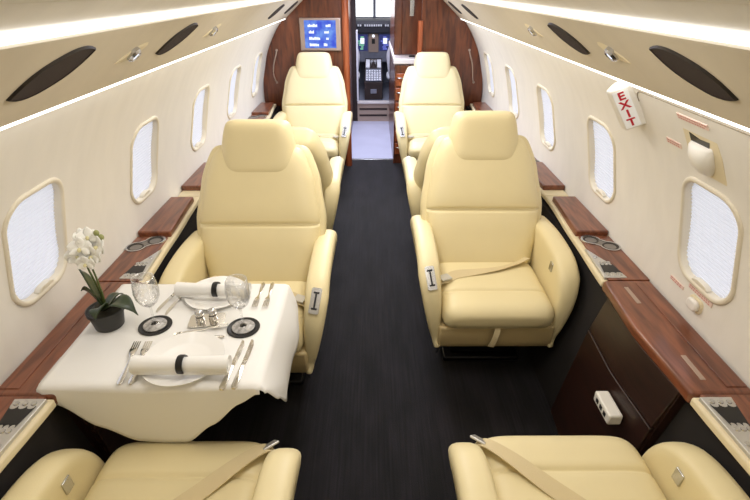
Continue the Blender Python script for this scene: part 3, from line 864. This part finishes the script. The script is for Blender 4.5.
# wedge: broad face looks aft and inboard
bm = nb(); prism(bm, [(.048, -.004), (.040, .012), (.012, .062), (-.022, .066), (-.046, .030), (-.050, -.004)], lambda p, q: inv @ Vector((p[0], -.082+.164*q, p[1]))); obj('housing', bm, 'white', t, bevel=.006)
fa, fb = Vector((.040, 0, .012)), Vector((.012, 0, .062))
ax = (fa-fb).normalized(); nx = ax.cross(Vector((0, 1, 0))); 
if nx.dot(Vector((1, 0, .5))) < 0: nx = -nx
fm = Matrix((ax, Vector((0, 1, 0)), nx)).transposed().to_4x4(); fm.translation = (fa+fb)/2+nx*.001
bm = nb(); box(bm, -.025, .025, -.074, .074, 0, .002, inv @ fm); fc = obj('sign_face', bm, 'exitwhite', t, smooth=False)
for i, ch in enumerate('EXIT'):
    bm = text_mesh(ch, .044, .0006)
    obj('letter', bm, 'red', fc, smooth=False, xf=inv @ fm @ Matrix.Translation((0, .054-.036*i, .0026)) @ Matrix.Diagonal((1.05, .95, 1, 1)))

# release handle in its recess
mt = wall_mtx(1, 1.375, on_wall(0, 1.315)); org = mt.translation.copy(); inv = Matrix.Translation(-org) @ mt
t = thing('emergency_handle', 'white release handle in a recess plate above the nearest right window', 'handle', org)
bm = nb(); prism(bm, rrect(.085, .088, .014, 5), lambda p, q: inv @ Vector((p[0], p[1], -.006+.009*q))); obj('recess_plate', bm, 'cream', t, bevel=.002)
bm = nb(); prism(bm, [(-.050, .030), (.038, .030), (.046, .052), (.0, .050), (-.050, .060)], lambda p, q: inv @ Vector((p[0], p[1], .0032+.0012*q))); obj('slot', bm, 'black', t, smooth=False)
bm = nb()
sec = [(-.052, .030, .004), (-.050, .026, .022), (-.046, .0, .034), (-.036, -.035, .034), (-.02, -.062, .02), (-.006, -.072, .006)]
rows = []
for k, (hw, y, z) in enumerate([(.050, .032, .004), (.052, .026, .024), (.050, .0, .036), (.044, -.03, .036), (.032, -.056, .026), (.016, -.074, .012)]):
    rows.append([bm.verts.new(inv @ Vector((hw*math.sin(PI/2*u/4), y, .003+(z-.003)*math.cos(PI/2*u/4)**.6))) for u in range(-4, 5)])
for a, b in zip(rows, rows[1:]):
    for i in range(8): bm.faces.new((a[i], a[i+1], b[i+1], b[i]))
bm.faces.new(rows[0]); bm.faces.new(rows[-1][::-1])
obj('pull_handle', bm, 'white', t, angle=70)

def placard(y, z, w, h, rot, label, rows_=2):
    mt = wall_mtx(1, y, on_wall(0, z)) @ Matrix.Rotation(rot, 4, 'Z'); org = mt.translation.copy(); inv = Matrix.Translation(-org) @ mt
    t = thing('instruction_placard', label, 'placard', org, group='pink instruction placards')
    bm = nb(); box(bm, -w/2, w/2, -h/2, h/2, -.004, .0035, inv); obj('plate', bm, 'placard', t, smooth=False)
    bm = nb()
    for r_ in range(rows_):
        x = -w/2+.006; yy = h/2-(r_+.5)*h/rows_
        while x < w/2-.012:
            l = random.uniform(.006, .012); box(bm, x, x+l, yy-h*.14/rows_*2, yy+h*.14/rows_*2, .0035, .004, inv); x += l+.004
    obj('print', bm, 'pinkred', t, smooth=False)
placard(1.385, 1.408, .15, .018, 0, 'pink printed placard directly above the white release handle')
placard(1.545, 1.298, .085, .018, 0, 'pink printed placard to the left of the white release handle')
placard(1.50, .783, .085, .014, 0, 'pink printed placard low on the wall, left below the nearest right window')
placard(1.37, .815, .13, .016, 0, 'pink printed placard just under the nearest right window, above the white cap')
mt = wall_mtx(1, 1.375, on_wall(0, .772)); org = mt.translation.copy(); inv = Matrix.Translation(-org) @ mt
t = thing('wall_fixture', 'small white domed fixture on the right wall under the nearest window', 'fixture', org)
bm = nb(); prism(bm, rrect(.036, .026, .018, 6), lambda p, q: inv @ Vector((p[0], p[1], -.006+.012*q))); obj('base_plate', bm, 'cream', t, bevel=.003)
bm = nb(); prism(bm, rrect(.028, .020, .016, 6), lambda p, q: inv @ Vector((p[0], p[1], .004+.018*q))); obj('cover', bm, 'white', t, bevel=.007)

# ------------------------------------------------------------------ laid table on the left
ZT = .722
t = thing('folding_table', 'fold-out table hidden under the white cloth, reaching from the left ledge', 'table', (-.67, 1.32, 0))
bm = nb(); box(bm, -.235, .335, -.262, .262, .706, .718); obj('tabletop', bm, 'wood', t, bevel=.004)
bm = nb(); prism(bm, [(-.225, .706), (.15, .706), (-.17, .655), (-.225, .655)], lambda p, q: Vector((p[0], -.05+.1*q, p[1]))); obj('support_arm', bm, 'darkmetal', t, bevel=.004)

def make_cloth():
    X0, X1, YA, YB_ = -.985, -.335, 1.035, 1.595
    nx, ny, m = 44, 36, 12
    hf = interp([(0, .004), (.08, .06), (.22, .15), (.38, .215), (.50, .222), (.62, .218), (.76, .14), (.90, .055), (1, .012)])
    hr = interp([(0, .012), (.12, .11), (.30, .225), (.42, .215), (.6, .17), (.85, .16), (1, .16)])
    bm = nb(); V = {}
    def P(i, j): return X0+(X1-X0)*i/nx, YA+(YB_-YA)*j/ny
    def rz(x, y):
        # soft rolled edge at the front, right and back, faint lumps
        dz = 0
        for d in (y-YA, X1-x, YB_-y):
            if d < .012: dz -= .006*(1-d/.012)**2
        return ZT+dz+.0006*math.sin(23*x+11*y)*math.sin(17*y)
    for i in range(nx+1):
        for j in range(ny+1):
            x, y = P(i, j); V[i, j] = bm.verts.new((x, y, rz(x, y)))
    for i in range(nx):
        for j in range(ny): bm.faces.new((V[i, j], V[i+1, j], V[i+1, j+1], V[i, j+1]))
    def skirt(idx, h, out):
        prev = [V[k] for k in idx]; N = len(idx)-1
        for r in range(1, m+1):
            f = r/m; row = []
            for q, k in enumerate(idx):
                s = q/N; L = h(s); b = V[k].co
                wv = .012*f*math.sin(s*9+1.2)*min(1, L*8)
                fl = (.010+(.05 if out[1] else .14)*L)*math.sin(min(1, f*1.3)*PI/2)+wv
                row.append(bm.verts.new((b.x+out[0]*fl, b.y+out[1]*fl, b.z-L*f-.002*f)))
            for q in range(N): bm.faces.new((prev[q], prev[q+1], row[q+1], row[q]))
            prev = row
    skirt([(i, 0) for i in range(nx+1)], hf, (0, -.25))
    skirt([(nx, j) for j in range(ny+1)], hr, (1, 0))
    skirt([(i, ny) for i in range(nx+1)], interp([(0, .02), (.3, .06), (1, .05)]), (0, .2))
    o = obj('tablecloth', bm, 'cloth', angle=180)
    sd = o.modifiers.new('thick', 'SOLIDIFY'); sd.thickness = .0015; sd.offset = 1
    return tag(o, 'white linen tablecloth draped in points over the left fold-out table', 'tablecloth')
make_cloth()

def at(x, y): return (.967*x, .967*y)
ZP = ZT+.0015

def plate(x, y, r, label):
    bm = nb(); lathe(bm, [(0, .004), (r*.62, .004), (r*.70, .007), (r*.96, .017), (r, .0185), (r, .0165), (r*.72, .003), (r*.6, 0), (0, 0)], 48)
    o = obj('dinner_plate', bm, 'china', angle=60); o.location = (x, y, ZP); tag(o, label, 'plate', 'white plates on the laid table'); return o
pn = at(-.610, 1.182); pf = at(-.612, 1.555)
plate(*pn, .124, 'white plate at the near place setting, under the nearer rolled napkin')
plate(*pf, .112, 'white plate at the far place setting, under the farther rolled napkin')

def napkin(x, y, z, L, rot, label):
    bm = nb(); r = .0215; seg = 40; prev = None
    rows = []
    for k in range(15):
        xx = -L/2+L*k/14
        row = []
        for j in range(seg):
            a = 2*PI*j/seg; rr = r*(1+.16*abs(2*k/14-1)**2)*(1+.05*math.cos(a*1+.4))
            if abs(xx) < .03: rr *= .95
            row.append(bm.verts.new((xx, 1.12*rr*math.cos(a), rr*math.sin(a))))
        rows.append(row)
    for a, b in zip(rows, rows[1:]):
        for j in range(seg): bm.faces.new((a[j], a[(j+1) % seg], b[(j+1) % seg], b[j]))
    # spiral ends
    for row, e in ((rows[0], -1), (rows[-1], 1)):
        c = Vector((row[0].co.x, 0, 0)); cur = row
        for q in (.8, .55, .5, .2):
            nw = [bm.verts.new(c+(v.co-c)*q+Vector((-e*(.006 if q in (.55, .2) else 0), 0, 0))) for v in row]
            for j in range(seg): bm.faces.new((cur[j], cur[(j+1) % seg], nw[(j+1) % seg], nw[j]))
            cur = nw
        bm.faces.new(cur)
    # loose hem flap along the roll
    ribbon(bm, [(-L/2*.98, -.016, -.013), (0, -.019, -.010), (L/2*.98, -.017, -.013)], lambda q: (0, .5, .9), .02, .001)
    o = obj('rolled_napkin', bm, 'cloth', angle=50); o.location = (x, y, z); o.rotation_euler.z = rot
    return tag(o, label, 'napkin', 'rolled napkins')
def ring(x, y, z, rot, label):
    bm = nb(); prof = [(.0245, -.009), (.0275, -.010), (.029, -.006), (.029, .006), (.0275, .010), (.0245, .009), (.0235, 0), (.0245, -.009)]
    lathe(bm, prof, 32, (0, 0, 0)); o = obj('napkin_ring', bm, 'black', angle=60, xf=Matrix.Rotation(PI/2, 4, 'Y'))
    o.location = (x, y, z); o.rotation_euler.z = rot
    return tag(o, label, 'napkin ring', 'black napkin rings')
zn = ZP+.019+.024
nn = at(-.590, 1.120); nf = at(-.612, 1.545)
napkin(*nn, zn, .285, .0, 'long white rolled napkin across the near plate'); ring(nn[0]+.003, nn[1], zn, 0, 'black ring around the near rolled napkin')
napkin(nf[0], nf[1]-.012, zn, .27, -.03, 'long white rolled napkin across the far plate, by the cream seat'); ring(nf[0]+.012, nf[1]-.012, zn, -.03, 'black ring around the far rolled napkin')

# cutlery ----------------------------------------------------------
def handle_outline(L, w0, w1):
    return [(0, w0), (.12*L, w0*.62), (.5*L, w1*.8), (.88*L, w1), (.97*L, w1*.85), (L, 0)]
def flat(bm, half, z=lambda y: 0, th=.0022):
    """half: list of (y, halfwidth); symmetrical flat piece with gentle height profile"""
    rows = []
    for y, w in half:
        w = max(w, .0006); h = z(y)
        rows.append([bm.verts.new((a*w, y, h+b)) for a, b in ((-1, 0), (1, 0), (1, th), (0, th*1.7), (-1, th))])
    for a, b in zip(rows, rows[1:]):
        for k in range(5): bm.faces.new((a[k], a[(k+1) % 5], b[(k+1) % 5], b[k]))
    bm.faces.new(rows[0]); bm.faces.new(rows[-1][::-1]); return bm
def fork_bm(L=.19):
    bm = nb(); zf = lambda y: .004+.007*math.sin(max(0, min(1, (y-.09)/.1))*PI)
    flat(bm, [(0, .004), (.01, .009), (.03, .008), (.09, .0035), (.115, .0035), (.128, .009), (.142, .0115), (.150, .0115)], zf)
    for k in range(4):
        x = -.0096+.0064*k
        vs = []
        box(bm, x-.0017, x+.0017, .149, L-.002, zf(.16), zf(.16)+.0022)
    return bm
def knife_bm(L=.22):
    bm = nb(); flat(bm, [(0, .005), (.008, .009), (.04, .0085), (.095, .006), (.10, .006)], lambda y: .001, .005)
    prism(bm, [(-.006, .099), (.007, .099), (.010, .15), (.009, .195), (.002, .219), (-.006, .222)], lambda p, q: Vector((p[0], p[1], .002+.0022*q)))
    return bm
def spoon_bm(L=.17):
    bm = nb(); flat(bm, [(0, .004), (.01, .007), (.03, .006), (.09, .003), (.122, .003)], lambda y: .003)
    rows = []
    for i in range(9):
        y = .120+.05*i/8; w = .0165*math.sqrt(max(.02, 1-((i-4)/4.05)**2))
        rows.append([bm.verts.new((w*u/3, y, .008-.007*(1-(u/3)**2)*math.sin(PI*(i+.3)/8.6))) for u in range(-3, 4)])
    for a, b in zip(rows, rows[1:]):
        for k in range(6): bm.faces.new((a[k], a[k+1], b[k+1], b[k]))
    return bm
KIND = dict(fork=(fork_bm, 'fork'), knife=(knife_bm, 'knife'), spoon=(spoon_bm, 'spoon'))
PROTO = {}
def cutlery(kind, x, y, rot, label, scale=1):
    if kind not in PROTO:
        o = obj('table_'+kind, KIND[kind][0](), 'silver', angle=50); PROTO[kind] = o
    else:
        o = PROTO[kind].copy(); COL.objects.link(o)
    o.location = (x, y, ZP+.0005); o.rotation_euler.z = rot; o.scale = (scale,)*3
    return tag(o, label, kind, 'silver cutlery on the tablecloth')
# handle ends (local origin) -> direction local +y
def place(kind, p, q, label, sc=1.0):
    (x0, y0), (x1, y1) = at(*p), at(*q)
    cutlery(kind, x0, y0, math.atan2(-(x1-x0), y1-y0), label, sc)
place('fork', (-.769, 1.075), (-.794, 1.269), 'fork left of the near plate, the outer one of the two')
place('fork', (-.735, 1.075), (-.757, 1.279), 'fork left of the near plate, the inner one beside the napkin')
place('knife', (-.455, 1.053), (-.442, 1.267), 'knife right of the near plate, the inner one beside the napkin')
place('knife', (-.420, 1.057), (-.412, 1.252), 'knife right of the near plate, the outer one toward the aisle')
place('fork', (-.445, 1.640), (-.445, 1.480), 'fork at the far setting by the aisle edge, left one, tines toward us', .88)
place('fork', (-.408, 1.640), (-.405, 1.480), 'fork at the far setting by the aisle edge, right one, tines toward us', .88)
place('knife', (-.766, 1.635), (-.802, 1.455), 'knife left of the far napkin, the outer one toward the wine glass', .85)
place('knife', (-.736, 1.62), (-.762, 1.44), 'knife left of the far napkin, the inner one toward the plate', .85)
place('spoon', (-.512, 1.300), (-.712, 1.308), 'spoon lying crosswise in front of the shakers, bowl to the left')
place('fork', (-.665, 1.322), (-.515, 1.362), 'small fork crosswise just behind the spoon, tines to the right', .8)

# coasters, wine glasses
def coaster(x, y, label):
    bm = nb(); lathe(bm, [(0, 0), (.054, 0), (.0555, .003), (.054, .006), (.049, .006), (.047, .0045), (0, .0045)], 40)
    o = obj('coaster', bm, 'rubber', angle=50); o.location = (x, y, ZP); tag(o, label, 'coaster', 'round black coasters'); return o
def glass(x, y, label):
    t = thing('wine_glass', label, 'glass', (x, y, ZP+.0047), 0, 'stemmed wine glasses')
    bm = nb(); lathe(bm, [(0, .0), (.040, 0), (.041, .0015), (.02, .005), (.006, .012), (.004, .02), (.0038, .07), (.0045, .078), (0, .082)], 32); obj('foot_and_stem', bm, 'glass', t, angle=180)
    bm = nb(); lathe(bm, [(0, .078), (.012, .081), (.028, .096), (.038, .118), (.041, .140), (.038, .168), (.0345, .192), (.0335, .192), (.037, .167), (.0398, .140), (.0368, .119), (.027, .098), (.011, .084), (0, .082)], 36); obj('bowl', bm, 'glass', t, angle=180)
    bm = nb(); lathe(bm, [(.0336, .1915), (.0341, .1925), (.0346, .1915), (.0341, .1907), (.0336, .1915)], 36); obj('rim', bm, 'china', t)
    bm = nb(); lathe(bm, [(.012, .0075), (.028, .0038), (.0385, .0022), (.0385, .0030), (.028, .0046), (.012, .0085), (.012, .0075)], 30); obj('foot_highlight', bm, 'cutglass_glint', t, label='painted highlight ring on the cut-glass foot')  # grey ring painted in as the highlight on the foot
for (p, w) in (((-.775, 1.366), 'left'), ((-.459, 1.353), 'right')):
    x, y = at(*p)
    coaster(x, y, 'round black coaster under the %s wine glass%s' % (w, ', nearer the orchid' if w == 'left' else ', nearer the aisle'))
    glass(x, y, 'clear stemmed wine glass on the %s black coaster%s' % (w, ', beside the orchid' if w == 'left' else ', in front of the far napkin end'))

# salt and pepper on a small glass dish
x, y = at(-.598, 1.392)
bm = nb(); prism(bm, rrect(.055, .034, .012, 5), lambda p, q: Vector((p[0]*(1+.12*q), p[1]*(1+.12*q), .001+.007*q))); o = obj('cruet_dish', bm, 'glass_grey', bevel=.002) if False else obj('cruet_dish', bm, 'silver', bevel=.002)
o.location = (x, y, ZP); o.rotation_euler.z = .12; tag(o, 'small silver dish in the middle of the table, carrying the shakers', 'dish')
for dx, dy, lb in ((-.022, -.004, 'silver shaker on the small dish, the left one of the pair'), (.020, .004, 'silver shaker on the small dish, the right one of the pair')):
    t = thing('shaker', lb, 'shaker', (x+dx, y+dy, ZP+.0082), 0, 'silver shakers')
    bm = nb(); lathe(bm, [(0, 0), (.014, 0), (.0155, .004), (.0125, .018), (.0145, .030), (0, .030)], 20); obj('body', bm, 'silver', t)
    bm = nb(); lathe(bm, [(.0148, .030), (.0150, .034), (.011, .041), (.004, .044), (0, .0445)], 20); obj('cap', bm, 'chrome', t)
    bm = nb(); lathe(bm, [(.0126, .0165), (.0138, .0175), (.0138, .0205), (.0128, .0215)], 20); obj('collar', bm, 'darkmetal', t)

# orchid
x, y = at(-.938, 1.372)
t = thing('potted_orchid', 'white orchid with dark leaves in a dark pot on the table edge by the window', 'plant', (x, y, ZP))
bm = nb(); lathe(bm, [(0, 0), (.042, 0), (.046, .004), (.055, .058), (.060, .060), (.061, .072), (.057, .073), (.053, .066), (0, .064)], 32); obj('pot', bm, 'pot', t, angle=50)
bm = nb(); lathe(bm, [(0, .072), (.03, .071), (.053, .065)], 24)
for v in bm.verts: v.co.z += random.uniform(-.003, .004)
obj('moss', bm, 'soil', t)
def leaf(a, L, W, rise, droop, twist=0):
    bm = nb(); n = 14; rows = []
    for i in range(n+1):
        f = i/n; w = W*math.sin(PI*min(1, f*.92+.08))**.7*(1 if f < .6 else (1-((f-.6)/.4)**3))
        r = L*f; z = .066+rise*math.sin(f*PI*.5)-droop*f*f*f
        row = []
        for u in range(-3, 4):
            v = u/3
            p = Vector((r*math.cos(a), r*math.sin(a), z+.25*w*abs(v)))
            sd = Vector((-math.sin(a), math.cos(a), .0))*w*v
            sd = Matrix.Rotation(twist, 3, Vector((math.cos(a), math.sin(a), .2))) @ sd
            row.append(bm.verts.new(p+sd))
        rows.append(row)
    for p, q in zip(rows, rows[1:]):
        for k in range(6): bm.faces.new((p[k], p[k+1], q[k+1], q[k]))
    o = obj('leaf', bm, 'leaf', t, angle=180)
    sd = o.modifiers.new('thick', 'SOLIDIFY'); sd.thickness = .003
leaf(math.radians(-12), .125, .034, .07, .075)
leaf(math.radians(150), .075, .032, .15, .02, 1.0)
leaf(math.radians(-85), .075, .030, .055, .045, .4)
leaf(math.radians(60), .08, .028, .05, .04, -.3)
leaf(math.radians(205), .05, .028, .11, .02, .8)
stem_a = catmull([(.005, 0, .066), (.004, .005, .13), (-.002, .01, .19), (-.004, .006, .25), (.008, -.01, .292)], 8)
stem_b = catmull([(-.006, .01, .066), (-.006, .012, .12), (-.010, .008, .18), (-.010, -.002, .24), (.018, -.02, .284), (.055, -.03, .308)], 8)
for st in (stem_a, stem_b):
    bm = nb(); tube(bm, st, lambda q: .0038-.0015*q, 7); obj('stem', bm, 'stem', t)
def flower(c, yaw, pitch, sc):
    rot = Matrix.Rotation(yaw, 4, 'Z') @ Matrix.Rotation(pitch, 4, 'X')
    fm = Matrix.Translation(c) @ rot @ Matrix.Scale(sc, 4)
    bm = nb()
    for a, L, W in ((90, .036, .015), (210, .034, .013), (330, .034, .013), (14, .038, .024), (166, .038, .024)):
        ar = math.radians(a); n = 8; rows = []
        for i in range(n+1):
            f = i/n; w = W*math.sin(PI*(f*.93+.05))**.65
            row = []
            for u in range(-2, 3):
                v = u/2
                px = L*f*math.cos(ar)-w*v*math.sin(ar); pz = L*f*math.sin(ar)+w*v*math.cos(ar)
                row.append(bm.verts.new(fm @ Vector((px, -.004-.010*f*f+.006*v*v+(.002 if L > .037 else -.002), pz))))
            rows.append(row)
        for p, q in zip(rows, rows[1:]):
            for k in range(4): bm.faces.new((p[k], p[k+1], q[k+1], q[k]))
    f = obj('flower', bm, 'petal', t, angle=180)
    sd = f.modifiers.new('thick', 'SOLIDIFY'); sd.thickness = .0012
    bm = nb(); bmesh.ops.create_uvsphere(bm, u_segments=10, v_segments=7, radius=.0055)
    bmesh.ops.transform(bm, matrix=fm @ Matrix.Translation((0, -.010, -.004)) @ Matrix.Diagonal((1, 1.3, 1.3, 1)), verts=bm.verts); obj('flower_heart', bm, 'lip', f)
for c, yw, pt, sc in (((-.052, -.02, .262), .5, -.35, .95), ((-.022, -.03, .292), .1, -.5, 1.05), ((.018, -.035, .27), -.3, -.3, 1.0), ((.040, -.022, .296), -.6, -.4, 1.0), ((-.002, -.005, .318), .3, -.7, .95), ((-.035, .012, .31), 1.1, -.5, .9), ((-.004, -.05, .252), 0, -.1, .85)):
    flower((c[0]*.85+.026, c[1], c[2]+.024), yw, pt, sc*.95)
for c in ((.054, -.005, .358), (.068, -.01, .346)):
    bm = nb(); bmesh.ops.create_uvsphere(bm, u_segments=12, v_segments=8, radius=.0085); bmesh.ops.transform(bm, matrix=Matrix.Translation(c) @ Matrix.Diagonal((1, 1, 1.2, 1)), verts=bm.verts); obj('bud', bm, 'bud', t)
bm = nb(); tube(bm, catmull([(.055, -.03, .308), (.060, -.02, .332), (.055, -.006, .356)], 5), .0018, 6); obj('stem', bm, 'stem', t)

# ------------------------------------------------------------------ light
def area(name, loc, size, power, rgb=(255, 252, 248), rot=(0, 0, 0)):
    l = bpy.data.lights.new(name, 'AREA'); l.shape = 'RECTANGLE'; l.size, l.size_y = size; l.energy = power; l.color = lin(rgb)
    o = bpy.data.objects.new(name, l); COL.objects.link(o); o.location = loc; o.rotation_euler = rot; return o
for y, p, c_ in ((.1, 1.5, (255, 250, 243)), (1.2, 7, (255, 250, 243)), (2.4, 10, (255, 250, 243)), (3.5, 11, (232, 238, 255)), (4.4, 21, (218, 229, 255))):
    area('ceiling_fill', (0, y, 1.772), (.5, .5), p, c_)  # unseen fill lights added below the ceiling, strongest over the far seats
area('vestibule_daylight', (-.03, 6.1, 1.81), (.4, .9), 26, (222, 228, 255))  # added overhead to stand for daylight from an unseen entry door
area('cockpit_lamp', (0, 7.7, 1.8), (.6, .5), 8, (235, 238, 255))

w = bpy.data.worlds.new('sky'); bpy.context.scene.world = w; w.use_nodes = True
w.node_tree.nodes['Background'].inputs[0].default_value = (.93, .96, 1, 1); w.node_tree.nodes['Background'].inputs[1].default_value = 2.4

# ------------------------------------------------------------------ camera
cam = bpy.data.cameras.new('camera'); co = bpy.data.objects.new('camera', cam); COL.objects.link(co)
F = 480; cam.sensor_width = 36; cam.lens = F*36/750; cam.clip_start = .02; cam.clip_end = 60
p = math.atan(265/F); yaw = math.atan(2/F*math.cos(p))
co.location = (0, 0, 1.75); co.rotation_euler = (PI/2-p, 0, -yaw)
bpy.context.scene.camera = co
vs = bpy.context.scene.view_settings
vs.view_transform = 'Standard'; vs.look = 'None'; vs.exposure = .1; vs.gamma = 1
